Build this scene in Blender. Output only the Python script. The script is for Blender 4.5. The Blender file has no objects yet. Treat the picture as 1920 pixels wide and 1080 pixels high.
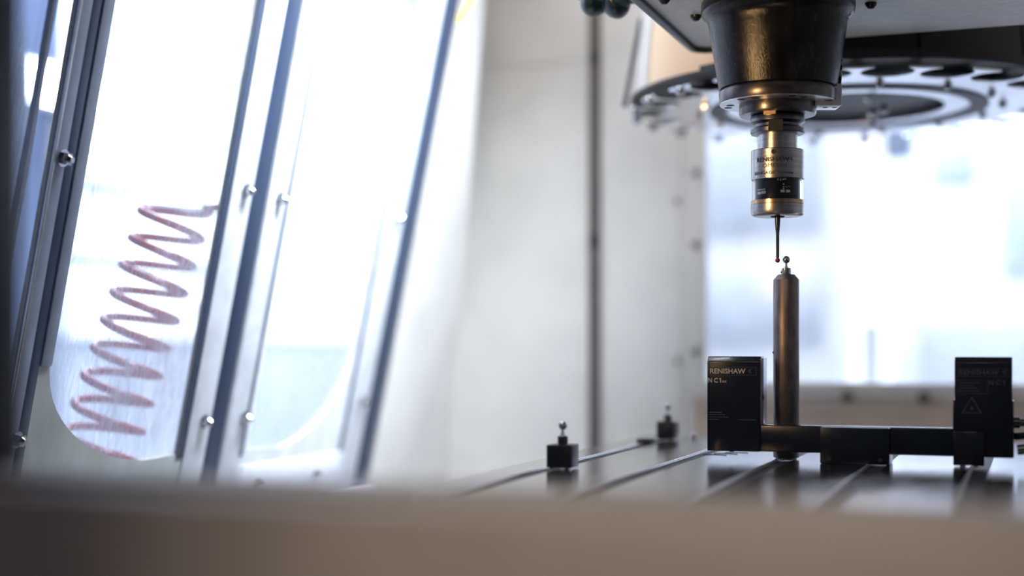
import bpy, bmesh, math, random
from mathutils import Vector, Matrix
random.seed(4)
scn = bpy.context.scene
COL = scn.collection
R = math.radians
# World axes: X runs across the machine table, Y into the machine, Z up; the table top is z = 0, units are metres.
# ------------------------------------------------------------------ camera
cd = bpy.data.cameras.new('camera'); cam = bpy.data.objects.new('camera', cd); COL.objects.link(cam)
cd.lens = 50; cd.sensor_width = 36; cd.sensor_fit = 'HORIZONTAL'; cd.shift_y = 110/1920
cam.location = (0, 0, .135); cam.rotation_euler = (R(90), 0, R(20))
cd.clip_start = .02; cd.clip_end = 60
cd.dof.use_dof = True; cd.dof.focus_distance = 1.71; cd.dof.aperture_fstop = 1.25
scn.camera = cam
# ------------------------------------------------------------------ world, exposure
w = bpy.data.worlds.new('world'); scn.world = w; w.use_nodes = True
bg = w.node_tree.nodes['Background']; bg.inputs[0].default_value = (.72, .82, 1, 1); bg.inputs[1].default_value = .25
vs = scn.view_settings
vs.view_transform = 'Standard'; vs.look = 'None'; vs.gamma = 1; vs.exposure = 0; vs.use_curve_mapping = False
scn.display_settings.display_device = 'sRGB'
# ------------------------------------------------------------------ lamps and added fill lights
def area(name, loc, target, sx, sy, power, color):
    l = bpy.data.lights.new(name, 'AREA'); l.shape = 'RECTANGLE'; l.size = sx; l.size_y = sy
    l.energy = power; l.color = color
    o = bpy.data.objects.new(name, l); COL.objects.link(o); o.location = loc
    d = Vector(target) - Vector(loc); o.rotation_euler = d.to_track_quat('-Z', 'Y').to_euler()
    return o
area('door_fill_light', (-.52, 1.95, 1.05), (-1.08, 2.08, .25), .7, .10, 11, (.82, .90, 1)).data.spread = R(75)  # added light that whitens the door stiles and left wall
area('back_wall_fill_light', (-.45, 1.5, 1.2), (-.6, 2.75, .45), .9, .2, 11.5, (1, .97, .94))  # added light that brings up the back wall
area('work_strip_lamp', (-.773, .850, .365), (-.285, 1.716, .44), .03, .08, .42, (1, .6, .25)).data.spread = R(55)
area('hall_rear_fill_light', (-.6, 4.9, 3.6), (-.6, 4.9, 0), 4, 3, 660, (.88, .94, 1))  # added fill so the things outside the rear window look bright
area('hall_left_fill_light', (-2.5, 4.2, 3.6), (-2.5, 4.2, 0), 1.6, 4, 200, (.80, .88, 1))  # added fill for the hall beyond the doors
area('front_fill_light', (-.2, -1.6, 2.6), (-.1, .8, 0), 1.2, .8, 11, (1, .90, .82))  # added fill from behind the camera, brightens the sill
sl = bpy.data.lights.new('sill_fill_spot', 'SPOT'); sl.energy = 44; sl.spot_size = R(38); sl.spot_blend = 1; sl.shadow_soft_size = .06; sl.color = (1, .86, .72)  # added spot, shaped to make the bright pool on the sill
so = bpy.data.objects.new('sill_fill_spot', sl); COL.objects.link(so); so.location = (-.20, -.05, .85)
so.rotation_euler = (Vector((-.17, .735, -.06)) - Vector(so.location)).to_track_quat('-Z', 'Y').to_euler()

# ------------------------------------------------------------------ materials
def nmat(name, col, metal=0, rough=.5, col2=None, nscale=20, stretch=(1,1,1), bump=0, bscale=200, coat=0, spec=.5, rvar=0, thresh=(.35,.65)):
    m = bpy.data.materials.new(name); m.use_nodes = True; nt = m.node_tree; n = nt.nodes; l = nt.links
    b = n['Principled BSDF']
    b.inputs['Base Color'].default_value = (*col, 1); b.inputs['Metallic'].default_value = metal
    b.inputs['Roughness'].default_value = rough; b.inputs['Specular IOR Level'].default_value = spec
    b.inputs['Coat Weight'].default_value = coat; b.inputs['Coat Roughness'].default_value = .08
    tc = n.new('ShaderNodeTexCoord'); mp = n.new('ShaderNodeMapping'); mp.inputs['Scale'].default_value = stretch
    l.new(tc.outputs['Object'], mp.inputs[0])
    no = n.new('ShaderNodeTexNoise'); no.inputs['Scale'].default_value = nscale; no.inputs['Detail'].default_value = 6
    l.new(mp.outputs[0], no.inputs['Vector'])
    if col2 is None: col2 = tuple(c*.86 for c in col)
    cr = n.new('ShaderNodeValToRGB'); cr.color_ramp.elements[0].position = thresh[0]; cr.color_ramp.elements[1].position = thresh[1]
    cr.color_ramp.elements[0].color = (*col2, 1); cr.color_ramp.elements[1].color = (*col, 1)
    l.new(no.outputs[0], cr.inputs[0]); l.new(cr.outputs[0], b.inputs['Base Color'])
    if rvar:
        mr = n.new('ShaderNodeMapRange'); mr.inputs['From Min'].default_value = .3; mr.inputs['From Max'].default_value = .7
        mr.inputs['To Min'].default_value = max(.03, rough-rvar); mr.inputs['To Max'].default_value = rough+rvar
        l.new(no.outputs[0], mr.inputs['Value']); l.new(mr.outputs[0], b.inputs['Roughness'])
    if bump:
        n2 = n.new('ShaderNodeTexNoise'); n2.inputs['Scale'].default_value = bscale; n2.inputs['Detail'].default_value = 4
        l.new(mp.outputs[0], n2.inputs['Vector'])
        bp = n.new('ShaderNodeBump'); bp.inputs['Strength'].default_value = bump; bp.inputs['Distance'].default_value = .0006
        l.new(n2.outputs[0], bp.inputs['Height']); l.new(bp.outputs[0], b.inputs['Normal'])
    return m
def emis(name, col, s):
    m = bpy.data.materials.new(name); m.use_nodes = True; nt = m.node_tree; nt.nodes.clear()
    e = nt.nodes.new('ShaderNodeEmission'); e.inputs[0].default_value = (*col, 1); e.inputs[1].default_value = s
    tc = nt.nodes.new('ShaderNodeTexCoord'); no = nt.nodes.new('ShaderNodeTexNoise'); no.inputs['Scale'].default_value = 1.6
    mr = nt.nodes.new('ShaderNodeMapRange'); mr.inputs['To Min'].default_value = s*.85; mr.inputs['To Max'].default_value = s*1.15
    nt.links.new(tc.outputs['Object'], no.inputs['Vector']); nt.links.new(no.outputs[0], mr.inputs['Value']); nt.links.new(mr.outputs[0], e.inputs[1])
    o = nt.nodes.new('ShaderNodeOutputMaterial'); nt.links.new(e.outputs[0], o.inputs[0]); return m
def pane_mat(name, haze, tint=(.93,.96,1), lo=.05, hi=.5):
    m = bpy.data.materials.new(name); m.use_nodes = True; nt = m.node_tree; nt.nodes.clear(); n = nt.nodes; l = nt.links
    out = n.new('ShaderNodeOutputMaterial')
    tr = n.new('ShaderNodeBsdfTransparent'); tr.inputs[0].default_value = (*tint, 1)
    tl = n.new('ShaderNodeBsdfTranslucent'); tl.inputs[0].default_value = (.80,.84,.93,1)
    df = n.new('ShaderNodeBsdfDiffuse'); df.inputs[0].default_value = (.75,.79,.88,1)
    mx = n.new('ShaderNodeMixShader'); mx.inputs[0].default_value = .35
    l.new(tl.outputs[0], mx.inputs[1]); l.new(df.outputs[0], mx.inputs[2])
    gl = n.new('ShaderNodeBsdfGlossy'); gl.inputs['Roughness'].default_value = .12
    tc = n.new('ShaderNodeTexCoord'); mp = n.new('ShaderNodeMapping'); mp.inputs['Scale'].default_value = (1, 1, .07)
    no = n.new('ShaderNodeTexNoise'); no.inputs['Scale'].default_value = 170; no.inputs['Detail'].default_value = 8
    l.new(tc.outputs['Object'], mp.inputs[0]); l.new(mp.outputs[0], no.inputs['Vector'])
    n2 = n.new('ShaderNodeTexNoise'); n2.inputs['Scale'].default_value = 7; l.new(tc.outputs['Object'], n2.inputs['Vector'])
    mu = n.new('ShaderNodeMath'); mu.operation = 'MULTIPLY'; l.new(no.outputs[0], mu.inputs[0]); l.new(n2.outputs[0], mu.inputs[1])
    mr = n.new('ShaderNodeMapRange'); mr.inputs['From Min'].default_value = .14; mr.inputs['From Max'].default_value = .42
    mr.inputs['To Min'].default_value = lo; mr.inputs['To Max'].default_value = hi; l.new(mu.outputs[0], mr.inputs['Value'])
    ms = n.new('ShaderNodeMixShader'); l.new(mr.outputs[0], ms.inputs[0]); l.new(tr.outputs[0], ms.inputs[1]); l.new(mx.outputs[0], ms.inputs[2])
    fr = n.new('ShaderNodeFresnel'); fr.inputs[0].default_value = 1.35
    ge = n.new('ShaderNodeNewGeometry'); iv = n.new('ShaderNodeMath'); iv.operation = 'SUBTRACT'; iv.inputs[0].default_value = 1; l.new(ge.outputs['Backfacing'], iv.inputs[1])
    fm_ = n.new('ShaderNodeMath'); fm_.operation = 'MULTIPLY'; l.new(fr.outputs[0], fm_.inputs[0]); l.new(iv.outputs[0], fm_.inputs[1])
    m3 = n.new('ShaderNodeMixShader'); l.new(fm_.outputs[0], m3.inputs[0]); l.new(ms.outputs[0], m3.inputs[1]); l.new(gl.outputs[0], m3.inputs[2])
    l.new(m3.outputs[0], out.inputs[0]); return m
M = {}
M['wall'] = nmat('painted_sheet', (.73,.715,.69), 0, .38, nscale=6, bump=.15, bscale=60)
M['wall_beige'] = nmat('beige_sheet', (.60,.50,.42), 0, .45, nscale=6)
M['sill'] = nmat('sill_paint', (.24,.205,.18), 0, .55, nscale=9, bump=.4, bscale=300)
M['black'] = nmat('black_paint', (.012,.012,.014), 0, .4, nscale=30)
M['stile'] = nmat('white_painted_metal', (.80,.84,.92), 0, .35, nscale=30, bump=.35, bscale=600)
M['leaf'] = nmat('grey_coolant_splashed_sheet', (.50,.53,.53), 0, .4, col2=(.40,.43,.42), nscale=26, stretch=(1,1,.3), bump=.4, bscale=500)
M['stile_blue'] = nmat('blue_grey_textured_metal', (.36,.42,.56), .1, .42, nscale=30, bump=.7, bscale=700)
M['rubber'] = nmat('dark_blue_gasket', (.05,.075,.14), 0, .25, nscale=12, stretch=(1,1,.2))
M['gap'] = nmat('dark_blue_reflection', (.06,.09,.17), .5, .28, nscale=5, stretch=(1,1,.5))
M['steel'] = nmat('bright_steel', (.62,.62,.63), 1, .22, nscale=40, bump=.05)
M['steel_dark'] = nmat('dark_steel', (.16,.16,.175), 1, .3, nscale=50, bump=.1)
M['chrome'] = nmat('polished_steel', (.55,.56,.60), 1, .06)
M['table'] = nmat('worn_cast_table', (.48,.465,.46), .95, .16, col2=(.30,.29,.29), nscale=9, stretch=(3,.6,1), bump=.12, bscale=240, rvar=.04)
M['slot'] = nmat('slot_edge_highlight', (.85,.85,.87), .5, .3, nscale=40)  # pale colour stands for light caught along the slot edge
M['slot_dark'] = nmat('slot_shade_dark', (.035,.037,.045), 0, .55)
M['flank'] = nmat('wet_glint_casting', (.55,.56,.62), .8, .22, col2=(.02,.02,.03), nscale=150, thresh=(.45,.58), bump=.6)  # bright speckle paints in the light reflected off the wet flank
M['block'] = nmat('blackened_block', (.07,.07,.078), .8, .38, nscale=60, bump=.2)
M['column'] = nmat('brown_anodised_column', (.23,.205,.21), .8, .38, col2=(.16,.135,.13), nscale=120, stretch=(1,1,.4), bump=.35, bscale=900)
M['nose'] = nmat('oily_black_casting', (.010,.010,.013), 0, .23, col2=(.003,.003,.004), nscale=70, stretch=(1,1,.35), bump=.5, bscale=800, spec=.28, rvar=.06)
M['nose_ring'] = nmat('dark_ground_ring', (.15,.135,.13), .95, .27, col2=(.09,.08,.08), nscale=60, bump=.1)
M['nose_face'] = nmat('ground_steel_face', (.80,.81,.84), .95, .3, nscale=60)
M['headplate'] = nmat('grey_textured_paint', (.60,.60,.60), .1, .42, nscale=90, bump=1.0, bscale=260)
M['seal'] = nmat('black_rubber_seal', (.012,.012,.014), 0, .3)
M['bronze'] = nmat('bronze_tinted_ring', (.62,.42,.26), 1, .25)
M['probe_steel'] = nmat('brushed_steel', (.52,.50,.49), 1, .27, col2=(.40,.38,.37), nscale=90, stretch=(.2,.2,6), bump=.12, bscale=500)
M['probe_dark'] = nmat('dark_electronics', (.02,.022,.03), .2, .3)
M['chip'] = nmat('white_chip', (.85,.80,.72), 0, .4)
M['ink'] = nmat('dark_engraving', (.022,.024,.035), 0, .5)
M['print'] = nmat('pale_print', (.60,.56,.52), 0, .5)
M['print_dim'] = nmat('faded_print', (.075,.085,.12), 0, .5)
M['nc'] = nmat('black_anodised_housing', (.016,.024,.042), .35, .25, nscale=40, bump=.15, bscale=700, coat=.2)
M['nc_side'] = nmat('lit_housing_side', (.60,.62,.70), .7, .25)  # pale colour puts the light on this side of the black housing
M['carbide'] = nmat('dark_carbide', (.10,.105,.12), .9, .3)
M['ruby'] = nmat('ruby', (.45,.01,.12), 0, .05, coat=1)
M['disc'] = nmat('magazine_disc_alloy', (.88,.89,.92), 1, .2, col2=(.74,.75,.79), nscale=22, bump=.1, bscale=60, rvar=.04)
M['disc_dark'] = nmat('dark_magazine_ring', (.012,.013,.017), .1, .5)
M['cover_dark'] = nmat('dark_brown_cover', (.030,.027,.027), .2, .42)
M['cover_beige'] = nmat('cream_cover', (.85,.66,.46), 0, .45, col2=(.82,.62,.42), nscale=5)
M['cover_white'] = nmat('white_cover', (.82,.79,.77), 0, .4)
M['teal'] = nmat('teal_rubber', (.003,.028,.032), 0, .35, col2=(.002,.018,.022), nscale=30, coat=.3)
M['red'] = nmat('red_hose', (.75,.015,.035), 0, .25, coat=.5)
M['yellow'] = nmat('yellow_hose', (.75,.62,.12), 0, .35)
M['hallwall'] = nmat('hall_wall', (.62,.67,.78), 0, .6, nscale=2)
M['hallblue'] = nmat('hall_blue_panel', (.10,.15,.30), 0, .5, col2=(.04,.06,.13), nscale=2.6, stretch=(1,3,.6))
M['halldark'] = nmat('hall_dark_wall', (.10,.09,.085), 0, .7, nscale=2)
M['hallfloor'] = nmat('hall_floor', (.25,.26,.29), 0, .5, nscale=2)
M['paleblue'] = nmat('pale_blue_panel', (.64,.69,.80), 0, .4)
M['palewhite'] = nmat('pale_white_panel', (.85,.87,.92), 0, .4)
M['midblue'] = nmat('mid_blue_panel', (.38,.45,.60), 0, .4)
M['mull'] = nmat('hall_mullion', (.30,.34,.45), 0, .5)
M['day'] = emis('daylight_pane', (.78,.87,1), 5.0)
M['day2'] = emis('daylight_pane_rear', (.86,.91,1), 2.4)
M['lamp'] = emis('lamp_glow', (.85,.92,1), 22)
M['pane'] = pane_mat('scratched_polycarbonate', .3, lo=.13, hi=.62)
M['pane_clear'] = pane_mat('rear_polycarbonate', .1, tint=(.97,.98,1), lo=.03, hi=.16)
M['seam'] = nmat('dark_seam_strip', (.10,.085,.08), 0, .5)
M['floor'] = nmat('wet_trough_sheet', (.40,.39,.38), .3, .4, nscale=8)
g = bpy.data.materials.new('clear_probe_window'); g.use_nodes = True
gb = g.node_tree.nodes['Principled BSDF']; gb.inputs['Transmission Weight'].default_value = 1; gb.inputs['Roughness'].default_value = .03; gb.inputs['IOR'].default_value = 1.12
gb.inputs['Base Color'].default_value = (.95,.97,1,1)
M['glass'] = g

# ------------------------------------------------------------------ mesh helpers
def finish(bm, name, m, parent=None, smooth=35, loc=None):
    bmesh.ops.recalc_face_normals(bm, faces=bm.faces)
    me = bpy.data.meshes.new(name); bm.to_mesh(me); bm.free()
    if smooth:
        for p in me.polygons: p.use_smooth = True
        me.set_sharp_from_angle(angle=R(smooth))
    me.materials.append(M[m] if isinstance(m, str) else m)
    o = bpy.data.objects.new(name, me); COL.objects.link(o)
    if parent:
        o.parent = parent
        if parent.type == 'EMPTY': o.matrix_parent_inverse = Matrix.Translation(-Vector(parent.location))
    return o
# every mesh is written in world coordinates; parents (Empties) carry a translation only
def thing(name, loc, label, cat, group=None):
    o = bpy.data.objects.new(name, None); COL.objects.link(o); o.location = loc; o.empty_display_size = .02
    o['label'] = label; o['category'] = cat
    if group: o['group'] = group
    return o
def tag(o, label, cat, group=None):
    o['label'] = label; o['category'] = cat
    if group: o['group'] = group
    return o
def struct(o): o['kind'] = 'structure'; return o
def box(bm, x0, x1, y0, y1, z0, z1, bev=0, seg=2):
    vs_ = [bm.verts.new(p) for p in ((x0,y0,z0),(x1,y0,z0),(x1,y1,z0),(x0,y1,z0),(x0,y0,z1),(x1,y0,z1),(x1,y1,z1),(x0,y1,z1))]
    fs = [bm.faces.new([vs_[i] for i in f]) for f in ((0,3,2,1),(4,5,6,7),(0,1,5,4),(1,2,6,5),(2,3,7,6),(3,0,4,7))]
    if bev:
        es = list({e for f in fs for e in f.edges})
        bmesh.ops.bevel(bm, geom=es, offset=bev, segments=seg, profile=.5, affect='EDGES')
def lathe(bm, prof, cx, cy, n=64, a0=0, a1=2*math.pi, cap=True):
    full = abs(a1-a0-2*math.pi) < 1e-6; rows = []
    k = n if full else n+1
    for r, z in prof:
        rows.append([bm.verts.new((cx+r*math.cos(a0+(a1-a0)*i/n), cy+r*math.sin(a0+(a1-a0)*i/n), z)) for i in range(k)])
    for a, b in zip(rows, rows[1:]):
        for i in range(n):
            j = (i+1) % k
            bm.faces.new((a[i], a[j], b[j], b[i]))
    if cap and full:
        if prof[0][0] > 1e-6: bm.faces.new(rows[0])
        if prof[-1][0] > 1e-6: bm.faces.new(rows[-1])
def ball(bm, c, r, n=24):
    prof = [(r*math.sin(math.pi*(i+.001)/n*.9999), c[2]+r*math.cos(math.pi*i/n)) for i in range(n+1)]
    lathe(bm, prof, c[0], c[1], 2*n, cap=False)
    bmesh.ops.remove_doubles(bm, verts=bm.verts, dist=1e-6)
def tube(bm, pts, rad, n=12, caps=True):
    pts = [Vector(p) for p in pts]; rows = []; up = Vector((0,0,1)); prev = None
    for i, p in enumerate(pts):
        t = (pts[min(i+1,len(pts)-1)] - pts[max(i-1,0)]).normalized()
        a = prev if prev else (up if abs(t.z) < .9 else Vector((1,0,0)))
        x = (a - t*a.dot(t)).normalized(); prev = x; y = t.cross(x)
        r = rad[i] if isinstance(rad, (list, tuple)) else rad
        rows.append([bm.verts.new(p + r*(math.cos(2*math.pi*k/n)*x + math.sin(2*math.pi*k/n)*y)) for k in range(n)])
    for a, b in zip(rows, rows[1:]):
        for k in range(n): bm.faces.new((a[k], a[(k+1)%n], b[(k+1)%n], b[k]))
    if caps: bm.faces.new(rows[0]); bm.faces.new(rows[-1])
def plate(bm, outer, holes, f0, f1):
    """flat plate with holes: 2-D loops mapped by f0 (one face) and f1 (the other face)"""
    for f in (f0, f1):
        es = []
        for lp in [outer]+holes:
            v = [bm.verts.new(f(*p)) for p in lp]
            es += [bm.edges.new((v[i], v[(i+1)%len(v)])) for i in range(len(v))]
        bmesh.ops.triangle_fill(bm, edges=es, use_beauty=True, use_dissolve=False)
    for lp in [outer]+holes:
        a = [bm.verts.new(f0(*p)) for p in lp]; b = [bm.verts.new(f1(*p)) for p in lp]
        for i in range(len(lp)):
            j = (i+1) % len(lp); bm.faces.new((a[i], a[j], b[j], b[i]))
    bmesh.ops.remove_doubles(bm, verts=bm.verts, dist=1e-6)
def part(name, m, parent, fn, *a, smooth=35, **k):
    bm = bmesh.new(); fn(bm, *a, **k); return finish(bm, name, m, parent, smooth)
def text_verts(s, size, spacing=1.0, bold=0, sx=1.0):
    c = bpy.data.curves.new('lettering', 'FONT'); c.body = s; c.size = 1; c.align_x = 'LEFT'; c.space_character = spacing
    c.offset = bold/size; c.resolution_u = 3
    o = bpy.data.objects.new('lettering', c); COL.objects.link(o)
    dg = bpy.context.evaluated_depsgraph_get(); me = bpy.data.meshes.new_from_object(o.evaluated_get(dg))
    vv = [(v.co.x*sx*size, v.co.y*size) for v in me.vertices]; ff = [tuple(p.vertices) for p in me.polygons]
    bpy.data.objects.remove(o); bpy.data.curves.remove(c); bpy.data.meshes.remove(me)
    return vv, ff
def lettering(bm, s, size, fmap, x0, y0, width=None, **k):
    vv, ff = text_verts(s, size, **k)
    xs = [p[0] for p in vv]; mn, mxx = min(xs), max(xs); sc = (width/(mxx-mn)) if width else 1
    vb = [bm.verts.new((x0+(x-mn)*sc, y0+y, 0)) for x, y in vv]
    for f in ff:
        try: bm.faces.new([vb[i] for i in f])
        except ValueError: pass
    bmesh.ops.triangulate(bm, faces=bm.faces[:])
    for v in bm.verts: v.co = fmap(v.co.x, v.co.y)
def bolt(bm, p, n, r=.006, h=.005):
    """hexagon nut on washer with a stud end, axis n"""
    p = Vector(p); n = Vector(n).normalized()
    q = n.to_track_quat('Z', 'Y')
    def cyl(r0, r1, a, b, k):
        lo = [bm.verts.new(p + q @ Vector((r0*math.cos(2*math.pi*i/k), r0*math.sin(2*math.pi*i/k), a))) for i in range(k)]
        hi = [bm.verts.new(p + q @ Vector((r1*math.cos(2*math.pi*i/k), r1*math.sin(2*math.pi*i/k), b))) for i in range(k)]
        for i in range(k): bm.faces.new((lo[i], lo[(i+1)%k], hi[(i+1)%k], hi[i]))
        bm.faces.new(hi); bm.faces.new(lo)
    cyl(r*1.35, r*1.35, 0, h*.22, 20); cyl(r, r, h*.22, h, 6); cyl(r*.8, r*.45, h, h*1.45, 14)
def circ(cx, cy, r, n=32, a0=0): return [(cx+r*math.cos(a0+2*math.pi*i/n), cy+r*math.sin(a0+2*math.pi*i/n)) for i in range(n)]

# ================================================================== THE HALL BEYOND THE MACHINE
def quad(name, m, x0, x1, y0, y1, z0, z1):
    return struct(part(name, m, None, box, x0, x1, y0, y1, z0, z1, smooth=0))
quad('floor_hall', 'hallfloor', -6.2, 4.2, -4, 9.2, -1.10, -1.0)
quad('ceiling_hall', 'halldark', -6.2, 4.2, -4, 9.2, 3.8, 3.9)
quad('wall_hall_front', 'halldark', -6.2, 4.2, -4.1, -4, -1, 3.8)
quad('wall_hall_right', 'hallwall', 4.2, 4.3, -4, 9.2, -1, 3.8)
quad('wall_hall_left', 'hallblue', -3.6, -3.5, -4, 4.55, -1, 3.8)
hw = struct(part('wall_hall_window_side', 'hallwall', None, box, -3.6, -3.5, 4.55, 9.2, -1, .12, smooth=0))
quad('wall_hall_upper', 'hallwall', -3.6, -3.5, 4.55, 9.2, 2.3, 3.8)
def hall_window(name, left, a0, a1, z0, z1, m, cols, bars, fx):
    o = struct(part(name, 'mull', None, box, *( (fx-.05, fx+.0, a0, a1, z1-.02, z1+.04) if left else (a0, a1, fx, fx+.05, z1-.02, z1+.04)), smooth=0))
    zs = [z0]+bars+[z1]
    step = (a1-a0)/cols
    for i in range(cols):
        for z, z2 in zip(zs, zs[1:]):
            y0, y1 = a0+i*step+.03, a0+(i+1)*step-.03
            if left: part('pane', m, o, box, fx-.045, fx-.035, y0, y1, z+.03, z2-.03, smooth=0)
            else: part('pane', m, o, box, y0, y1, fx+.035, fx+.045, z+.03, z2-.03, smooth=0)
    for i in range(cols+1):
        y = a0+i*step
        part('mullion', 'mull', o, box, *((fx-.05, fx, y-.03, y+.03, z0, z1) if left else (y-.03, y+.03, fx, fx+.05, z0, z1)), smooth=0)
    for z in zs[:-1]:
        part('transom', 'mull', o, box, *((fx-.048, fx-.002, a0, a1, z-.03, z+.03) if left else (a0, a1, fx+.002, fx+.048, z-.03, z+.03)), smooth=0)
    return o
hall_window('window_2', True, 4.6, 9.1, .15, 2.2, 'day', 3, [.48, .78], -3.55)
quad('wall_hall_back', 'hallwall', -6, 4.2, 9.15, 9.2, -1, 3.8)
hall_window('window_3', False, -3.4, 2.6, -.35, 2.6, 'day2', 4, [1.5], 8.6)

# ================================================================== MACHINE ENCLOSURE
quad('floor', 'floor', -1.35, 1.0, .80, 2.80, -.34, -.32)
quad('ceiling', 'wall', -1.35, 1.0, .45, 2.80, 1.30, 1.33)
quad('wall_right', 'wall', .98, 1.0, .45, 2.80, -.32, 1.30)
VB = 2.75
# back wall with the window opening: px 1325.. -> x from -.565
WX0, WX1, WZ0, WZ1 = -.595, .62, .067, .86
def back(bm):
    plate(bm, [(-1.16,-.32),(1.0,-.32),(1.0,1.30),(-1.16,1.30)], [[(WX0,WZ0),(WX1,WZ0),(WX1,WZ1),(WX0,WZ1)]],
          lambda x,z:(x,VB,z), lambda x,z:(x,VB+.02,z))
bw = struct(part('wall_back', 'wall', None, back, smooth=0))
# machine rear window: frame strip, pane, bolts
wf = struct(part('window_1', 'wall', None, lambda bm: plate(bm, [(WX0-.045,WZ0-.03),(WX1+.04,WZ0-.03),(WX1+.04,WZ1+.04),(WX0-.045,WZ1+.04)],
      [[(WX0,WZ0),(WX1,WZ0),(WX1,WZ1),(WX0,WZ1)]], lambda x,z:(x,VB-.006,z), lambda x,z:(x,VB-.0005,z)), smooth=0))
part('pane', 'pane_clear', wf, box, WX0-.002, WX1+.002, VB+.004, VB+.009, WZ0-.002, WZ1+.002, smooth=0)
for z in (.475, .334, .125): part('bolt', 'steel_dark', wf, bolt, (-.614, VB-.006, z), (0,-1,0), .006, .005)
# lower beige panel below the window with ledge strips and bolts
lp = struct(part('trim_1', 'wall_beige', None, box, -.62, .97, VB-.012, VB-.0008, -.32, .034, .002, smooth=0))
part('ledge', 'wall_beige', lp, box, -.62, .97, VB-.020, VB-.012, .012, .022, .001, smooth=0)
for x in (-.3235, -.1844, -.045): part('bolt', 'steel_dark', lp, bolt, (x, VB-.012, .046-.006), (0,-1,0), .0075, .006)
# vertical seam strip in the back wall
sm = struct(part('trim_2', 'seam', None, box, -.834, -.810, VB-.010, VB-.001, -.32, 1.30, .001, smooth=0))
for z in (.715, .3476): part('bolt', 'black', sm, bolt, (-.8225, VB-.010, z), (0,-1,0), .0085, .006)
# panel joints: horizontal seam to the left, vertical seam beside the window frame
struct(part('trim_3', 'wall', None, box, -1.14, -.834, VB-.004, VB-.0005, .712, .720, .001, smooth=0))
vs3 = struct(part('trim_4', 'wall', None, box, -.648, -.643, VB-.004, VB-.0005, -.32, 1.30, .001, smooth=0))
for z in (.421, .1056): part('bolt', 'steel_dark', vs3, bolt, (-.651, VB-.001, z), (0,-1,0), .005, .004)

# ---- the left side: a leaning pair of sliding doors and glazing.  plane: x = -1.108 + .21 z
def dp(v, z, d=0): return (-1.108 + .21*z + d, v, z)
def slab(bm, v0, v1, z0, z1, d0, d1, bev=.0015):
    p = [bm.verts.new(dp(v, z, d)) for v in (v0, v1) for z in (z0, z1) for d in (d0, d1)]
    fs = [bm.faces.new([p[i] for i in f]) for f in ((0,1,3,2),(4,6,7,5),(0,4,5,1),(2,3,7,6),(0,2,6,4),(1,5,7,3))]
    if bev:
        bmesh.ops.recalc_face_normals(bm, faces=fs)
        bmesh.ops.bevel(bm, geom=list({e for f in fs for e in f.edges}), offset=bev, segments=2, profile=.5, affect='EDGES')
ZB, ZT = -.12, 1.02
nrm = Vector((1, 0, -.21)).normalized()
def arcpts(cx, cz, rv, rz, a0, a1, n=14):
    return [(cx+rv*math.cos(R(a0+(a1-a0)*i/n)), cz+rz*math.sin(R(a0+(a1-a0)*i/n))) for i in range(n+1)]
# door_1 : nearer leaf ; window cut with a large rounded lower corner on the near side
d1 = struct(part('door_1', 'leaf', None, lambda bm: plate(bm, [(1.325,ZB),(1.762,ZB),(1.762,ZT),(1.325,ZT)],
      [[(1.388,.95),(1.388,.112)] + arcpts(1.648,.120,.26,.138,184,262) + [(1.694,-.014),(1.694,.95)]],
      lambda v,z: dp(v,z,-.006), lambda v,z: dp(v,z,0)), smooth=0))
part('pane', 'pane', d1, slab, 1.380, 1.700, -.03, .96, -.011, -.0065, 0, smooth=0)
part('stile', 'stile_blue', d1, slab, 1.329, 1.349, ZB, ZT, .0003, .0035)
part('stile_lip', 'steel', d1, slab, 1.324, 1.3275, ZB, ZT, .0003, .006, .0005)
part('gasket', 'rubber', d1, slab, 1.350, 1.367, ZB, ZT, .0005, .002, .0005)
part('window_edge', 'stile_blue', d1, slab, 1.368, 1.3875, .112, ZT, .0005, .004)
part('gasket', 'rubber', d1, slab, 1.692, 1.707, -.02, ZT, .0003, .0015, .0003)
part('stile', 'stile', d1, slab, 1.708, 1.7615, ZB, ZT, .0003, .0035)
for v, z in ((1.342,.349),(1.346,.028),(1.742,.354),(1.742,.030)): part('bolt', 'chrome', d1, bolt, dp(v,z,.0034), nrm, .0075, .010)
# door_2 : farther leaf, mirrored
d2 = struct(part('door_2', 'stile', None, lambda bm: plate(bm, [(1.808,ZB),(2.276,ZB),(2.276,ZT),(1.808,ZT)],
      [[(1.884,.95),(1.884,-.02)] + arcpts(1.95,.14,.235,.165,278,356) + [(2.186,.142),(2.194,.95)]],
      lambda v,z: dp(v,z,-.006), lambda v,z: dp(v,z,0)), smooth=0))
part('pane', 'pane', d2, slab, 1.878, 2.200, -.035, .96, -.011, -.0065, 0, smooth=0)
part('stile', 'stile', d2, slab, 1.809, 1.859, ZB, ZT, .0003, .0035)
part('gasket', 'rubber', d2, slab, 1.860, 1.872, -.03, ZT, .0003, .0015, .0003)
part('gasket', 'rubber', d2, slab, 2.195, 2.206, -.045, ZT, .0003, .0015, .0003)
part('stile', 'stile', d2, slab, 2.207, 2.275, ZB, ZT, .0003, .0035)
part('bottom_rail', 'stile', d2, slab, 1.875, 2.205, ZB, -.045, .0003, .003)
for v, z in ((1.838,.352),(1.850,.030),(2.243,.358),(2.243,.041)): part('bolt', 'chrome', d2, bolt, dp(v,z,.0034), nrm, .0075, .010)
for v, z in ((1.93,-.078),(2.12,-.078)): part('bolt', 'chrome', d2, bolt, dp(v,z,.003), nrm, .006, .007)
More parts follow.
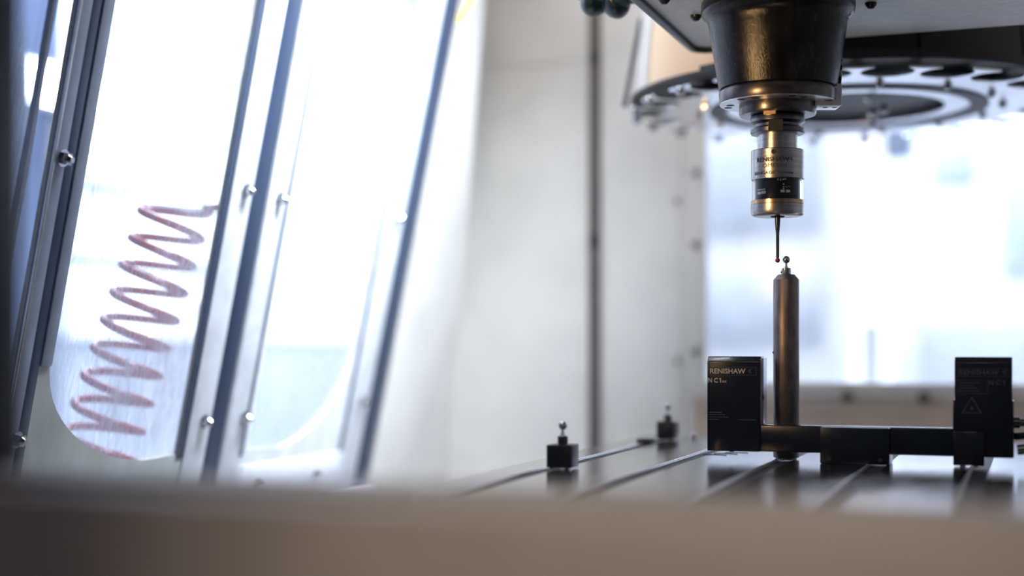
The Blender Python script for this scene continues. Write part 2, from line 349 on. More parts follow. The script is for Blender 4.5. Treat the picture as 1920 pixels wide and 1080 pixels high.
# strip in the gap between the leaves, reflected blue put into its colour; jamb beyond
struct(part('trim_5', 'gap', None, slab, 1.7625, 1.8075, ZB, ZT, -.012, .0005))
struct(part('trim_6', 'gap', None, slab, 2.277, 2.335, ZB, ZT, -.012, .0035))
struct(part('trim_7', 'stile', None, slab, 1.30, 2.34, -.30, -.121, -.02, .02))
# near-side glazing (behind the blurred post)
w4 = struct(part('window_4', 'stile_blue', None, lambda bm: plate(bm, [(.84,-.30),(1.298,-.30),(1.298,ZT),(.84,ZT)],
      [[(.90,-.06),(1.292,-.06),(1.292,.96),(.90,.96)]], lambda v,z: dp(v,z,-.012), lambda v,z: dp(v,z,-.004)), smooth=0))
part('pane', 'pane', w4, slab, .895, 1.2955, -.065, .965, -.018, -.0125, 0, smooth=0)
# fixed wall beyond the doors
def lw(bm):
    v = [bm.verts.new(p) for p in (dp(2.336,-.32), dp(2.336,1.30), (-1.14,VB,1.30), (-1.14,VB,-.32), dp(2.336,-.32,-.02), dp(2.336,1.30,-.02), (-1.16,VB,1.30), (-1.16,VB,-.32))]
    for f in ((0,1,2,3),(7,6,5,4),(0,4,5,1),(2,6,7,3),(1,5,6,2),(0,3,7,4)): bm.faces.new([v[i] for i in f])
struct(part('wall_left', 'wall', None, lw, smooth=0))
struct(part('trim_8', 'wall', None, lambda bm: slab(bm, .84, 2.336, 1.021, 1.30, -.02, .0), smooth=0))

# front opening: blurred sill across the picture, dark posts, header
struct(part('trim_9', 'sill', None, box, -.80, 1.0, .735, .80, -.33, .0525, .006, smooth=35))
struct(part('trim_10', 'sill', None, box, -.80, 1.0, .700, .733, -.33, .046, .004, smooth=35))
struct(part('trim_11', 'black', None, box, -.86, -.660, .76, .815, .053, 1.30, .004))
struct(part('trim_12', 'black', None, box, -.86, -.80, .70, .84, -.33, .0525, .002))
struct(part('wall_front', 'sill', None, box, -.86, 1.0, .72, .76, 1.02, 1.30, .002))
struct(part('trim_13', 'sill', None, box, .90, .98, .76, .815, .053, 1.02, .004))

# ================================================================== MACHINE TABLE
TX0, TX1, TY0, TY1 = -.553, .47, .86, 2.12
tb = thing('machine_table', (-.04, 1.5, -.06), 'dark worn metal machine table with parallel slots running into the distance', 'table')
def table(bm):
    cs = [-.4985+.112*i for i in range(9)]; prof = [(TX0,-.06),(TX0,-.001),(TX0+.001,0)]
    for c in cs:
        if c+.01 > TX1: break
        prof += [(c-.0095,0),(c-.0095,-.022),(c-.016,-.022),(c-.016,-.036),(c+.016,-.036),(c+.016,-.022),(c+.0095,-.022),(c+.0095,0)]
    prof += [(TX1,0),(TX1,-.06)]
    a = [bm.verts.new((x,TY0,z)) for x, z in prof]; b = [bm.verts.new((x,TY1,z)) for x, z in prof]
    for i in range(len(prof)):
        j = (i+1) % len(prof); bm.faces.new((a[i],a[j],b[j],b[i]))
    bm.faces.new(a); bm.faces.new(b)
part('table_top', 'table', tb, table, smooth=0)
for i in range(9):
    c = -.4985+.112*i
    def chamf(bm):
        # chamfered lip on the left edge of a slot, its highlight put into the colour
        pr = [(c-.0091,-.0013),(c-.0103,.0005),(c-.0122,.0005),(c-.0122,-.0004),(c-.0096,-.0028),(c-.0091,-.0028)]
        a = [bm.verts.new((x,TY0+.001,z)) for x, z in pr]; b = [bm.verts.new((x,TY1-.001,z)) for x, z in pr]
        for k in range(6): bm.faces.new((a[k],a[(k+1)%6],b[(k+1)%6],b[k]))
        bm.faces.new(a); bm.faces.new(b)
    part('slot_shade_fill', 'slot_dark', tb, box, c-.0094, c+.0094, TY0+.001, TY1-.001, -.0215, -.0030, smooth=0)  # dark fill stands for the shade inside the slot
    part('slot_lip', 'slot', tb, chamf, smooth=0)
for x, y in ((-.368,1.742),(-.359,1.765),(-.350,1.79)):
    part('gouge', 'ink', tb, lambda bm: tube(bm, [(x+.017*math.cos(R(t)), y+.012*math.sin(R(t)), .0003) for t in range(30,160,10)], .0005, 6))
part('pedestal', 'black', tb, box, -.45, .36, .98, 2.02, -.32, -.0605, smooth=0)

# ================================================================== CALIBRATION BALLS ON BLOCKS
def cal(cx, cy, s, label, off=(0,0)):
    t = thing('calibration_ball', (cx, cy, 0), label, 'gauge', 'calibration balls on small dark blocks')
    part('block', 'block', t, box, cx-s/2, cx+s/2, cy-s/2, cy+s/2, .0015, .0268, .0007)
    for a in (-1, 1): part('foot', 'steel', t, box, cx+a*s*.3-.003, cx+a*s*.3+.003, cy-s*.4, cy+s*.4, 0, .0016, smooth=0)
    ox, oy = cx+off[0], cy+off[1]
    part('collar', 'steel_dark', t, lathe, [(.0058,.0267),(.0058,.0355),(.0052,.0362)], ox, oy, 32)
    part('stem', 'steel', t, lathe, [(.0032,.0361),(.0019,.0395),(.0013,.0425),(.0014,.0445)], ox, oy, 20)
    part('ball', 'chrome', t, ball, (ox, oy, .0475), .0049)
    return t
cal(-.4862, 1.500, .0285, 'polished ball on a square dark block, standing alone at the near left of the table')
cal(-.4940, 2.018, .0262, 'small blurred ball on a dark block at the far back edge of the table', (0,0))

sc_ = thing('swarf_nut', (-.505, 1.955, 0), 'small dark slot nut on the table left of the far ball block', 'nut')
part('nut_body', 'block', sc_, box, -.517, -.497, 1.93, 1.955, 0, .006, .001)
sc2 = thing('loose_ball', (-.462, 2.045, .0), 'tiny shiny steel ball on the table right of the far ball block', 'ball')
part('ball', 'chrome', sc2, ball, (-.462, 2.045, .0042), .0042, 16)

# ================================================================== TALL REFERENCE COLUMN
cx, cy = -.275, 1.7196
rc = thing('reference_column', (cx, cy, 0), 'tall brown metal column with a small steel ball on top, below the probe', 'gauge')
part('foot', 'steel_dark', rc, lathe, [(.0125,0),(.0125,.0022)], cx, cy)
part('shaft', 'column', rc, lathe, [(.0150,.0021),(.0154,.0028),(.0154,.2152),(.0151,.2158),(.0100,.2215),(.0098,.2217)], cx, cy, 72)
part('collar', 'steel', rc, lathe, [(.0055,.2216),(.0057,.2222),(.0057,.2288),(.0052,.2295)], cx, cy, 40)
part('stem', 'steel', rc, lathe, [(.0026,.2294),(.0015,.2320),(.0012,.2365)], cx, cy, 20)
part('ball', 'chrome', rc, ball, (cx, cy, .2395), .0046)
fd = Vector((-cx, -cy, 0)).normalized()
def onc(cx, cy, r, deg, z):
    a = math.atan2(-cy, -cx) + R(deg); return (cx+r*math.cos(a), cy+r*math.sin(a), z), (math.cos(a), math.sin(a), 0)
for p_ in ((.0153, -82, .128), (.0056, -80, .2245)):
    p, nn = onc(cx, cy, *p_); part('grub_screw', 'ink', rc, bolt, p, nn, .0013, .0008)
for z in (.0155,):
    for dg in (-18, 22):
        p, nn = onc(cx, cy, .0125, dg, .0010); part('magnet_foot', 'chrome', rc, ball, p, .0016, 8)

# ================================================================== LASER TOOL GAUGE (the black U-shaped gauge)
nc = thing('laser_gauge', (-.19, 1.69, 0), 'black U-shaped gauge with two upright housings joined by a low beam', 'gauge')
def extr_y(bm, pr, y0, y1, bev=0):
    a = [bm.verts.new((x,y0,z)) for x, z in pr]; b = [bm.verts.new((x,y1,z)) for x, z in pr]
    fs = [bm.faces.new((a[k],a[(k+1)%len(pr)],b[(k+1)%len(pr)],b[k])) for k in range(len(pr))]
    fs += [bm.faces.new(a), bm.faces.new(b)]
    if bev: bmesh.ops.recalc_face_normals(bm, faces=fs); bmesh.ops.bevel(bm, geom=list({e for f in fs for e in f.edges}), offset=bev, segments=2, profile=.5, affect='EDGES')
def housing(bm, x0, x1, z0, z1, y0, y1):
    # sloping chamfer at the front top edge
    pr = [(y0,z0),(y0,z1-.0065),(y0+.0045,z1-.0008),(y0+.0058,z1),(y1,z1),(y1,z0)]
    a = [bm.verts.new((x0,y,z)) for y, z in pr]; b = [bm.verts.new((x1,y,z)) for y, z in pr]
    fs = [bm.faces.new((a[k],a[(k+1)%6],b[(k+1)%6],b[k])) for k in range(6)] + [bm.faces.new(a), bm.faces.new(b)]
    bmesh.ops.recalc_face_normals(bm, faces=fs)
    bmesh.ops.bevel(bm, geom=list({e for f in fs for e in f.edges}), offset=.0007, segments=2, profile=.5, affect='EDGES')
N0, N1 = 1.675, 1.7015
lh = part('receiver_housing', 'nc', nc, housing, -.3617, -.2987, .011, .1235, N0, N1)
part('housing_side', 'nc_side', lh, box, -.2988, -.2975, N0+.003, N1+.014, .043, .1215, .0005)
part('aperture', 'ink', lh, lambda bm: tube(bm, [(-.2976,N0+.014,.075),(-.2968,N0+.014,.075)], .003, 16))
rh = part('emitter_housing', 'nc', nc, housing, -.0795, -.0182, .011, .1235, N0, N1)
part('housing_shoulder', 'nc', rh, box, -.0815, -.0165, N0+.0006, N1+.002, .011, .075, .001)
bmn = part('beam', 'nc', nc, box, -.300, -.0800, N0+.002, N1-.004, .0112, .0428, .0018)
part('base_block', 'nc', nc, box, -.2275, -.1495, 1.664, 1.706, .0003, .0423, .0012)
for x, y in ((-.217,0),(-.160,0)): part('cap_screw', 'steel_dark', nc, lambda bm: tube(bm, [(x,1.6645,.006),(x,1.6625,.006)], .0022, 16))
part('mounting_foot', 'nc', nc, box, -.0805, -.0470, 1.664, 1.700, .0022, .040, .001)
for x in (-.0705, -.0565): part('foot_pad', 'chrome', nc, box, x-.003, x+.003, 1.667, 1.69, 0, .0024, smooth=0)
for x in (-.335, -.28, -.26): part('screw_head', 'steel_dark', nc, lambda bm: tube(bm, [(x,1.688,.0112),(x,1.688,.0095)], .003, 14))
# lettering and label frames
YF = N0-.00012
fm = lambda x, z: (x, YF, z)
def frame(bm, x0, x1, z0, z1, t=.0004, y=YF):
    for a, b, c, d in ((x0,x1,z1-t,z1),(x0,x1,z0,z0+t),(x0,x0+t,z0,z1),(x1-t,x1,z0,z1)):
        box(bm, a, b, y-.00004, y+.0001, c, d)
def mark(bm, fm, x, z, s):
    # the small angular emblem after the name: two nested chevrons with a dot
    for q in (0, .34):
        pts = [(x+s*q, z+s*.5), (x+s*(q+.42), z+s), (x+s*(q+.56), z+s), (x+s*(q+.16), z+s*.5), (x+s*(q+.56), z), (x+s*(q+.42), z)]
        v = [bm.verts.new(fm(*p)) for p in pts]
        bm.faces.new((v[0],v[1],v[2],v[3])); bm.faces.new((v[0],v[3],v[4],v[5]))
part('label_frame', 'print_dim', lh, frame, -.3600, -.3030, .1010, .1108, smooth=0)
part('lettering', 'print', lh, lettering, 'RENISHAW', .0082, fm, -.3582, .1032, width=.0425, bold=.00022, smooth=0)
part('emblem', 'print_dim', lh, mark, fm, -.3130, .1035, .0055, smooth=0)
def one(bm, x, z, h):
    for pts in ([(0,0),(.24,0),(.24,1),(0,1)], [(0,1),(0,.80),(-.22,.68),(-.22,.84)]):
        bm.faces.new([bm.verts.new(fm(x+a*h, z+b*h)) for a, b in pts])
part('lettering', 'print', lh, lettering, 'N C', .0078, fm, -.3606, .0923, width=.0118, bold=.0002, smooth=0)
part('lettering', 'print', lh, one, -.3462, .0923, .0054, smooth=0)
part('lettering', 'print', lh, lettering, 'RX', .0036, fm, -.3435, .0923, width=.0055, bold=.0001, smooth=0)
for i in range(4): part('fine_print', 'print_dim', lh, box, -.3600, -.3600+.012+.004*((i*7)%4), YF, YF+.0001, .0480+.0028*i, .0489+.0028*i, smooth=0)
part('fine_print', 'print_dim', lh, box, -.325, -.303, YF, YF+.0001, .0482, .0488, smooth=0)
part('label_frame', 'print_dim', rh, frame, -.0760, -.0215, .1015, .1105, smooth=0)
part('lettering', 'print_dim', rh, lettering, 'RENISHAW', .0080, fm, -.0745, .1035, width=.0425, bold=.0002, smooth=0)
part('emblem', 'print_dim', rh, mark, fm, -.0285, .1037, .0055, smooth=0)
part('lettering', 'print_dim', rh, lettering, 'N C', .0075, fm, -.0430, .0925, width=.0125, bold=.0002, smooth=0)
part('lettering', 'print_dim', rh, one, -.0270, .0925, .0052, smooth=0)
YS = N0+.0006-.00012
part('label_frame', 'print_dim', rh, frame, -.0765, -.0440, .0820, .0975, smooth=0)
for i in range(4): part('fine_print', 'print_dim', rh, box, -.0745, -.0520-.003*(i%3), YF, YF+.0001, .0850+.003*i, .0858+.003*i, smooth=0)
def tri(bm):
    c0, c1 = (-.0610,.0665), .0125
    o = [(c0[0]+c1*math.sin(R(a)), YF, c0[1]+c1*math.cos(R(a))) for a in (0,120,240)]
    i_ = [(c0[0]+c1*.86*math.sin(R(a)), YF, c0[1]+c1*.86*math.cos(R(a))) for a in (0,120,240)]
    O = [bm.verts.new(p) for p in o]; I = [bm.verts.new(p) for p in i_]
    for k in range(3): bm.faces.new((O[k],O[(k+1)%3],I[(k+1)%3],I[k]))
    s = [bm.verts.new((c0[0]+.0016*math.cos(R(a)), YF, c0[1]-.0005+.0016*math.sin(R(a)))) for a in range(0,360,30)]
    bm.faces.new(s)
part('warning_triangle', 'print_dim', rh, tri, smooth=0)
part('label_frame', 'print_dim', rh, lambda bm: frame(bm, -.0770, -.0330, .0375, .0525, y=N0+.0004), smooth=0)
# cables at the right end
cg = part('cable_gland', 'nc', rh, lambda bm: tube(bm, [(-.0185,1.690,.0500),(-.010,1.690,.0500),(-.010,1.690,.0500),(-.004,1.690,.0500)], [.0065,.0065,.0045,.0045], 16))
cb = thing('gauge_cable', (-.006, 1.69, 0), 'black cables leaving the right end of the gauge, at the right picture edge', 'cable')
part('cable', 'seal', cb, lambda bm: tube(bm, [(-.0035,1.690,.0500),(.01,1.692,.051),(.03,1.70,.046),(.06,1.72,.03),(.10,1.74,.008),(.16,1.76,.005),(.3,1.80,.005)], .0042, 12))
part('cable', 'seal', cb, lambda bm: tube(bm, [(-.0155,1.700,.034),(-.004,1.705,.035),(.012,1.71,.030),(.03,1.72,.018),(.06,1.735,.006),(.12,1.78,.0045),(.3,1.86,.0045)], .0045, 12))
part('connector', 'steel_dark', cb, lambda bm: tube(bm, [(-.013,1.684,.020),(.004,1.684,.022),(.004,1.684,.022),(.016,1.684,.020)], [.006,.006,.0042,.0042], 16))

# ================================================================== SPINDLE AND HEAD
sx, sy = -.2848, 1.716
hd = thing('spindle_head', (sx, sy, .55), 'grey textured spindle head with an oily black conical nose pointing down', 'machine head')
def rrect(x0, x1, y0, y1, r, n=8):
    pts = []
    for cx_, cy_, a in ((x1-r,y1-r,0),(x0+r,y1-r,90),(x0+r,y0+r,180),(x1-r,y0+r,270)):
        pts += [(cx_+r*math.cos(R(a+90*i/n)), cy_+r*math.sin(R(a+90*i/n))) for i in range(n+1)]
    return pts
part('underside_plate', 'headplate', hd, lambda bm: plate(bm, rrect(-.436,.16,1.30,1.945,.022), [], lambda x,y:(x,y,.5495), lambda x,y:(x,y,.62)), smooth=30)
part('body', 'cover_dark', hd, lambda bm: plate(bm, rrect(-.428,.15,1.32,1.935,.02), [], lambda x,y:(x,y,.62), lambda x,y:(x,y,1.05)), smooth=30)
def rim(bm):
    o = rrect(-.4385,-.245,1.45,1.9485,.024)
    path = [p for p in o if p[0] < -.245 and p[1] > 1.46]
    path = [( -.25,1.9485)] + [p for p in path if p[1] > 1.9 and p[0] < -.3] + [(-.4385, 1.47)]
    tube(bm, [(x,y,.5478) for x, y in path], .0058, 14)
part('edge_seal', 'seal', hd, rim)
for x, y in ((-.3923,1.7508),(-.4084,1.652),(-.18,1.76)): part('plug_screw', 'seal', hd, lambda bm: lathe(bm, [(.0072,.5494),(.0068,.5465),(.0035,.5425),(.001,.5420)], x, y, 20))
zf = lambda y: .135+(650-y)*.000641
part('nose', 'nose', hd, lathe, [(.0905,.5496),(.0915,zf(10)),(.0915,zf(22)),(.0900,zf(28)),(.0860,zf(33)),(.0835,zf(39)),(.0820,zf(47)),(.0814,zf(56)),(.0703,zf(165)),(.0700,zf(167.5)),(.0672,zf(169)),(.0672,zf(173.5))], sx, sy, 128)
def ring(bm):
    lathe(bm, [(.0674,zf(172.2)),(.0697,zf(172.6)),(.0700,zf(174)),(.0690,zf(193)),(.0684,zf(195))], sx, sy, 128)
part('nose_ring', 'nose_ring', hd, ring)
part('nose_face', 'nose_face', hd, lathe, [(.0688,zf(194.5)),(.0688,zf(195.6)),(.046,zf(195.6))], sx, sy, 96)
for a in range(6):
    dg = -52+a*60+8
    for d2_ in (0, 17):
        p, nn = onc(sx, sy, .0610 if d2_ == 0 else .0560, dg+d2_, 0)
        part('screw_recess', 'ink', hd, lambda bm: lathe(bm, [(.0048,zf(195.5)),(.0048,zf(196.0)),(.001,zf(196.0))], p[0], p[1], 20))
part('spindle_end', 'nose_ring', hd, lathe, [(.0455,zf(194)),(.0458,zf(197)),(.0458,zf(213)),(.0448,zf(217)),(.0250,zf(217.5))], sx, sy, 96)
# block bolted on the right flank of the nose
axr = Vector((math.cos(R(20)), math.sin(R(20)), 0)); axf = Vector((math.sin(R(20)), -math.cos(R(20)), 0))
def obox(bm, a0, a1, b0, b1, zs, bev=.001):
    lo, hi = zs; z0, s0 = lo; z1, s1 = hi
    P = lambda a, b, z: bm.verts.new(Vector((sx,sy,z))+axr*a+axf*b)
    v = [P(a0+s0,b0,z0),P(a1+s0,b0,z0),P(a1+s0,b1,z0),P(a0+s0,b1,z0),P(a0+s1,b0,z1),P(a1+s1,b0,z1),P(a1+s1,b1,z1),P(a0+s1,b1,z1)]
    fs = [bm.faces.new([v[i] for i in f]) for f in ((0,3,2,1),(4,5,6,7),(0,1,5,4),(1,2,6,5),(2,3,7,6),(3,0,4,7))]
    bmesh.ops.recalc_face_normals(bm, faces=fs)
    bmesh.ops.bevel(bm, geom=list({e for f in fs for e in f.edges}), offset=bev, segments=2, profile=.5, affect='EDGES')
part('flank_block', 'flank', hd, obox, .040, .0728, -.012, .016, ((zf(176),0),(zf(34),.0045)))
part('flank_foot', 'nose_face', hd, obox, .040, .0720, -.010, .024, ((zf(204),0),(zf(163),.0)))
for a in (.055,.066): 
    q = Vector((sx,sy,0))+axr*a+axf*.010
    part('screw_recess', 'ink', hd, lambda bm: lathe(bm, [(.0030,zf(203.8)),(.0030,zf(204.4)),(.0005,zf(204.4))], q.x, q.y, 16))
part('pipe_fitting', 'chrome', hd, lambda bm: ball(bm, tuple(Vector((sx,sy,zf(28)))+axr*.078+axf*.022), .0085, 12))

# ================================================================== TOUCH PROBE
px_, py_ = sx, sy
tp = thing('touch_probe', (px_, py_, zf(283)), 'steel touch probe with engraved lettering held in the spindle, fine stylus pointing down', 'probe')
part('holder_flange', 'steel_dark', tp, lathe, [(.0235,zf(217.6)),(.0318,zf(219)),(.0322,zf(221)),(.0322,zf(230)),(.0270,zf(234)),(.0270,zf(239)),(.0322,zf(243)),(.0322,zf(250)),(.0312,zf(252)),(.0240,zf(252))], px_, py_, 96)
for dg in (-14, 166):
    p, nn = onc(px_, py_, .0300, dg, 0); n_ = Vector(nn); t_ = Vector((-n_.y, n_.x, 0))
    def key(bm):
        v = []
        for z in (zf(222.5), zf(213.5)):
            for a, b in ((-.0072,-.010),(.0072,-.010),(.0072,.0085),(-.0072,.0085)): v.append(bm.verts.new(Vector((p[0],p[1],z))+t_*a+n_*b))
        for f in ((0,3,2,1),(4,5,6,7),(0,1,5,4),(1,2,6,5),(2,3,7,6),(3,0,4,7)): bm.faces.new([v[i] for i in f])
    part('drive_key', 'bronze', tp, key, smooth=0)  # bronze colour stands for the orange reflection on the key
p, nn = onc(px_, py_, .0305, -4, 0); n_ = Vector(nn); t_ = Vector((-n_.y, n_.x, 0))
part('key_slot', 'ink', tp, lambda bm: [ (lambda v: [bm.faces.new([v[i] for i in f]) for f in ((0,3,2,1),(4,5,6,7),(0,1,5,4),(1,2,6,5),(2,3,7,6),(3,0,4,7))])([bm.verts.new(Vector((p[0],p[1],z))+t_*a+n_*b) for z in (zf(251.5), zf(231)) for a, b in ((-.0085,-.008),(.0085,-.008),(.0085,.0022),(-.0085,.0022))]) ], smooth=0)
part('shank', 'probe_steel', tp, lathe, [(.0236,zf(251)),(.0236,zf(283))], px_, py_, 96)
part('sleeve', 'probe_steel', tp, lathe, [(.0306,zf(282.4)),(.0315,zf(283.6)),(.0315,zf(296.5)),(.0312,zf(297)),(.0312,zf(297.6)),(.0315,zf(298)),(.0315,zf(337)),(.0309,zf(338))], px_, py_, 128)
p, nn = onc(px_, py_, .0314, -8, zf(290)); part('pin_hole', 'ink', tp, lambda bm: tube(bm, [p, Vector(p)+Vector(nn)*.0004], .0029, 20))
th0 = math.atan2(-py_, -px_)
cyl = lambda r: (lambda x, z: (px_+r*math.cos(th0+x/r), py_+r*math.sin(th0+x/r), z))
K = .000641
def eng(s, x0, x1, ybase, h, m='ink', **k):
    # x0, x1: arc offsets from the facing line
    return part('lettering', m, tp, lettering, s, h, cyl(.03175), x0, zf(ybase), width=x1-x0, smooth=0, **k)
as_ = lambda px: .0315*math.asin(max(-.98, min(.98, (px-1458)*K/.0315)))
eng('RENISHAW', as_(1420.5), as_(1480), 307.5, 10.5*K, bold=.00028)
part('emblem', 'ink', tp, mark, cyl(.03175), as_(1480.6), zf(306), .0042, smooth=0)
eng('OMP600', as_(1430.5), as_(1474.5), 318.5, 10.5*K)
eng('RENGAGE', as_(1416.5), as_(1453.5), 331, 7.2*K, bold=.00012)
eng('\u2122', as_(1454), as_(1457.5), 328, 5*K)
eng('3D technology', as_(1458.5), as_(1487), 330.3, 5*K, bold=.00005)
part('electronics', 'probe_dark', tp, lathe, [(.0266,zf(337.5)),(.0266,zf(377))], px_, py_, 64)
part('window_ring', 'glass', tp, lathe, [(.0305,zf(338)),(.0305,zf(376)),(.0290,zf(376)),(.0290,zf(338)),(.0305,zf(338))], px_, py_, 96, cap=False)
def chips(bm, lst):
    r = .0269; f = cyl(r)
    for a, b, c, d in lst:
        o1, o2 = (r*math.asin((x-1458)*K/r) for x in (a, b))
        k = 3
        for i in range(k):
            q0, q1 = o1+(o2-o1)*i/k, o1+(o2-o1)*(i+1)/k
            bm.faces.new([bm.verts.new(f(x, zf(y))) for x, y in ((q0,d),(q1,d),(q1,c),(q0,c))])
for l_ in ((1421.5,1427.5,361.5,366.5),(1428.5,1436.5,361,366),(1463.2,1471,360,365),(1473.2,1480.6,360,365)):
    part('chip', 'chip', tp, chips, [l_], smooth=0)
part('solder_pads', 'chip', tp, chips, [(1421.5+2.1*i,1422.9+2.1*i,356.5,359.5) for i in range(7)] +
     [(1467.6,1470.2,348.8,351),(1467.6,1470,353.8,355.6),(1467.6,1470,357,359),(1474,1475.2,354.5,356),(1478,1479.2,353.5,355),(1472,1473,354,355)] +
     [(1458,1459.5,338.9,343.3),(1463,1464.2,338.9,342.5),(1462,1465.4,342.4,343.2),(1467,1469.5,339.8,342.4),(1470.5,1473.3,338.9,341.8)], smooth=0)
part('bronze_ring', 'bronze', tp, lathe, [(.0305,zf(376)),(.0316,zf(377)),(.0316,zf(383.5)),(.0313,zf(384))], px_, py_, 96)
part('probe_nose', 'probe_steel', tp, lathe, [(.0312,zf(384)),(.0317,zf(384.6)),(.0317,zf(398)),(.0308,zf(403)),(.0290,zf(405.2)),(.0270,zf(406)),(.012,zf(406))], px_, py_, 96)
part('stylus_socket', 'ink', tp, lathe, [(.0085,zf(406.2)),(.0080,zf(407.5)),(.001,zf(407.5))], px_, py_, 32)
stx, sty = px_, py_
st = part('stylus', 'carbide', tp, lathe, [(.0032,zf(405)),(.0034,zf(412)),(.0030,zf(422)),(.0024,zf(434)),(.0020,zf(436)),(.0020,zf(483)),(.0011,zf(484)),(.0011,zf(487))], stx, sty, 32)
part('ruby_ball', 'ruby', st, ball, (stx, sty, zf(488)), .0030, 16)

# ================================================================== TOOL MAGAZINE
mx, my, mz = -.273, 2.300, .511
RD = .342
mg = thing('tool_magazine', (mx, my, mz), 'large round notched tool magazine disc above and behind the spindle', 'tool magazine')
NP = 23; pts = []
for i in range(NP):
    a = 2*math.pi*(i+.336)/NP; h = .0365
    cxn, cyn = (RD-.033)*math.cos(a), (RD-.033)*math.sin(a)
    for k in range(17):
        b = a + math.pi + R(118) - R(236)*k/16 * 1.0
        b = a + R(180) - R(142) + R(284)*k/16
        pts.append((a, cxn + h*math.cos(b), cyn + h*math.sin(b), k))
# order notches so that the outline runs counter-clockwise
outl = []
for i in range(NP):
    seg = pts[i*17:(i+1)*17]
    a = seg[0][0]
    seg = sorted(seg, key=lambda s: s[3])
    P2 = [(s[1], s[2]) for s in seg]
    if (math.atan2(P2[0][1],P2[0][0])-a+math.pi)%(2*math.pi)-math.pi > 0: P2.reverse()
    outl += P2
part('disc', 'disc', mg, lambda bm: plate(bm, outl, [circ(0,0,.150,64)], lambda x,y:(mx+x,my+y,mz), lambda x,y:(mx+x,my+y,mz+.0035)), smooth=30)
part('recess_ring', 'disc_dark', mg, lambda bm: plate(bm, circ(0,0,.215,96), [circ(0,0,.188,96)], lambda x,y:(mx+x,my+y,mz-.0025), lambda x,y:(mx+x,my+y,mz+.001)), smooth=30)
part('hub', 'disc_dark', mg, lathe, [(.14,mz+.020),(.10,mz+.03),(.02,mz+.03),(.0,mz+.03)], mx, my, 64, cap=False)
part('backing_plate', 'disc_dark', mg, lambda bm: plate(bm, circ(0,0,.341,96), [], lambda x,y:(mx+x,my+y,mz+.0135), lambda x,y:(mx+x,my+y,mz+.0195)), smooth=30)
for i in range(NP):
    a = 2*math.pi*(i+.836)/NP
    if not 1.4 < a < 4.2: continue
    part('rim_glint_ball', 'chrome', mg, ball, (mx+(RD-.006)*math.cos(a), my+(RD-.006)*math.sin(a), mz-.002), .0085, 8)  # chrome balls added to imitate bright glints on the web tips
for i in range(14):
    a = 2*math.pi*(i+.2)/14
    part('ring_bolt', 'chrome', mg, bolt, (mx+.235*math.cos(a), my+.235*math.sin(a), mz), (0,0,-1), .0055, .006)
part('hub_fitting', 'chrome', mg, lambda bm: (tube(bm, [(-.232,2.30,.512),(-.232,2.30,.478)], .0035, 10), ball(bm, (-.232,2.30,.503), .009, 12), ball(bm, (-.238,2.285,.525), .007, 12), ball(bm, (-.216,2.305,.509), .008, 12)))
def shell(bm, a0, a1, r0, z0, r1, z1, t=.006):
    n = 24
    for s in range(n):
        A, B = a0+(a1-a0)*s/n, a0+(a1-a0)*(s+1)/n
        q = [bm.verts.new((mx+r*math.cos(x), my+r*math.sin(x), z)) for x, r, z in ((A,r0,z0),(B,r0,z0),(B,r1,z1),(A,r1,z1),(A,r0-t,z0),(B,r0-t,z0),(B,r1-t,z1),(A,r1-t,z1))]
        for f in ((0,1,2,3),(7,6,5,4),(0,4,5,1),(2,6,7,3)): bm.faces.new([q[i] for i in f])
    bmesh.ops.remove_doubles(bm, verts=bm.verts, dist=1e-6)
angs = [(176,214,'cover_white'),(214.8,250,'cover_beige'),(250.8,293,'cover_dark'),(293.8,322,'cover_dark'),(322.8,350,'cover_dark')]
for a0, a1, m in angs:
    part('cover_panel', m, mg, shell, R(a0), R(a1), .335, mz+.020, .315, mz+.24)
part('cover_flange', 'cover_dark', mg, shell, R(240), R(350), .342, mz+.0135, .342, mz+.026, smooth=30)
part('seam_light_block', 'cover_dark', mg, shell, R(170), R(355), .327, mz+.021, .307, mz+.239)  # added behind the panels to stop light showing through the seams
part('guide_rod', 'steel_dark', mg, lambda bm: tube(bm, [(-.6125,2.21,.520),(-.585,2.21,.66)], .004, 10))

# ================================================================== HOSES
th_ = thing('coolant_hose', (-.505, 1.78, .60), 'dark teal corrugated hose sagging into view left of the spindle head', 'hose')
def corr(bm):
    line = [(-.036, .30-.03*i) for i in range(10)] + [(-.036*math.cos(math.pi*i/24), -.036*math.sin(math.pi*i/24)) for i in range(25)] + [(.036, .03*(i+1)) for i in range(10)]
    fine = []; L = 0
    for p, q in zip(line, line[1:]):
        d = math.dist(p, q); m_ = max(1, int(d/.002))
        for k in range(m_):
            t = k/m_; fine.append((p[0]+(q[0]-p[0])*t, p[1]+(q[1]-p[1])*t, L+d*t))
        L += d
    tube(bm, [(-.513+a, 1.78, .620+b) for a, b, l in fine], [.0140+.0110*abs(math.sin(math.pi*l/.027)) for a, b, l in fine], 20)
part('corrugated_tube', 'teal', th_, corr, smooth=50)
yh = thing('yellow_air_line', (-.95, 2.2, .9), 'short yellow air line at the top beside the far door edge', 'hose')
part('tube', 'yellow', yh, lambda bm: tube(bm, [(-.906,2.225,.682),(-.895,2.228,.704),(-.879,2.234,.733),(-.85,2.24,.79),(-.80,2.24,.87),(-.72,2.24,.93)], .0055, 12))
rc_ = thing('coiled_air_hose', (-1.2, 1.6, 0), 'red coiled air hose hanging outside behind the scratched door window', 'hose')
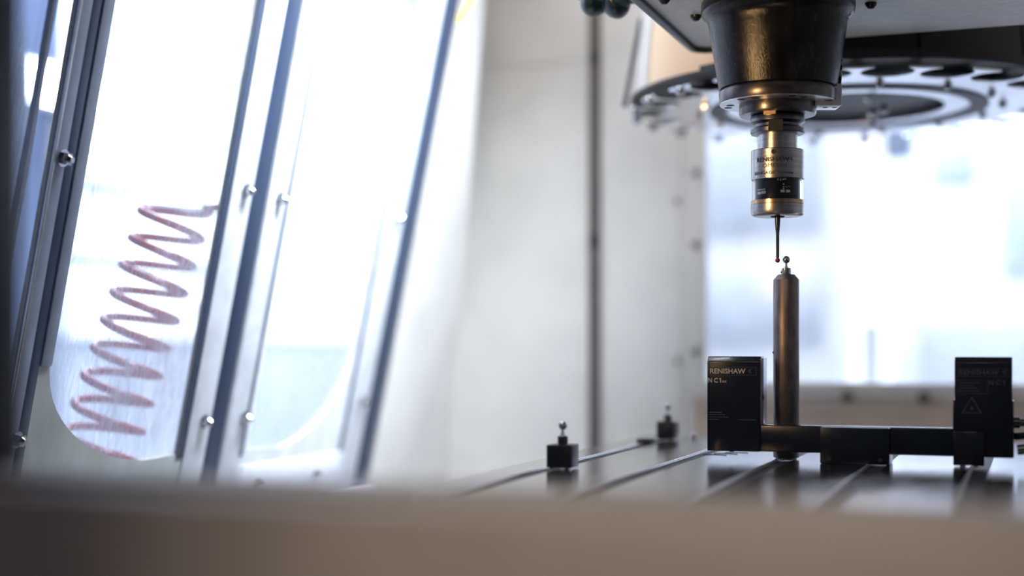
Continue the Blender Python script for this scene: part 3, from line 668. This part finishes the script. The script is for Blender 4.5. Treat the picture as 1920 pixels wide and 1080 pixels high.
def coil(bm):
    pts = []; turns = 9.2; n = int(turns*26)
    for i in range(n+1):
        t = i/n; z = .34 - .355*t
        ax, ay = -1.108+.21*z - .10, 1.653 + (z-.002)*.2475
        a = 2*math.pi*turns*t; r = .045+.004*t
        pts.append((ax + r*math.cos(a), ay + r*math.sin(a), z - .25*r*math.cos(a-R(20))))
    pts.append((pts[-1][0], pts[-1][1], pts[-1][2]-.06))
    f = pts[0]; pts = [(-.99,1.93,1.1),(-1.06,1.92,.8),(-1.12,1.91,.5),(-1.14,1.88,.37),(f[0]-.01,f[1]+.06,f[2]+.008)] + pts
    tube(bm, pts, .0060, 10)
part('tube', 'red', rc_, coil)

# ================================================================== THINGS SEEN BLURRED THROUGH THE REAR WINDOW
def cabinet(x0, x1, y, z0, z1, d, label, rows, cat='cabinet', name='storage_cabinet'):
    t = thing(name, ((x0+x1)/2, y, -1.0), label, cat)
    part('body', 'palewhite', t, box, x0, x1, y, y+d, -1.0, z1, .01)
    for a, b in rows: part('door_panel', 'paleblue', t, box, x0+.04, x1-.04, y-.015, y-.0005, a, b, .004)
    return t
cabinet(-1.22, -.62, 4.9, 0, 1.25, .5, 'tall white cabinet with pale blue doors outside, behind the probe column', [(.13+.03,.40),(.54,.93)])
cabinet(-.42, .10, 5.4, 0, .30, .5, 'low pale machine cabinet outside, behind the right upright of the gauge', [(-.30,.22)])
hb = thing('control_box', (-.4, 5.6, .9), 'small blue control box outside the rear window, right of the probe', 'control box')
part('box_body', 'hallblue', hb, box, -.53, -.42, 5.6, 5.75, .86, 1.06, .01)
part('arm', 'paleblue', hb, lambda bm: tube(bm, [(-.475,5.67,1.05),(-.475,5.67,3.8)], .03, 12))
mc = thing('machining_centre', (.3, 6.6, -1), 'pale blue machine outside, blurred at the upper right of the rear window', 'machine')
part('body', 'paleblue', mc, box, -.60, 1.2, 6.6, 7.6, -1.0, 1.12, .03)
part('door_panel', 'midblue', mc, box, -.42, -.22, 6.58, 6.599, .86, 1.05, .01)
part('door_panel', 'midblue', mc, box, -.12, .30, 6.58, 6.599, .45, .95, .01)
part('base_panel', 'midblue', mc, box, -.55, 1.1, 6.58, 6.599, -.9, .16, .01)
ps = thing('support_post', (-.53, 5.2, -1), 'slim blue-grey post outside, low in the rear window right of the column', 'post')
part('post_shaft', 'paleblue', ps, lambda bm: tube(bm, [(-.53,5.2,-1),(-.53,5.2,.22)], .035, 14))
# left hall: a bright lamp seen past the near stile
ll = thing('hall_work_lamp', (-3.2, 4.1, 1.15), 'bright work lamp outside at the upper left, beyond the near glazing', 'lamp')
part('lamp_head', 'mull', ll, box, -3.30, -3.22, 3.98, 4.50, .97, 1.13, .01)
part('diffuser', 'lamp', ll, box, -3.22, -3.21, 4.0, 4.48, .99, 1.11, .003)
part('lamp_pole', 'mull', ll, lambda bm: tube(bm, [(-3.28,4.2,-1),(-3.28,4.2,.971)], .025, 12))
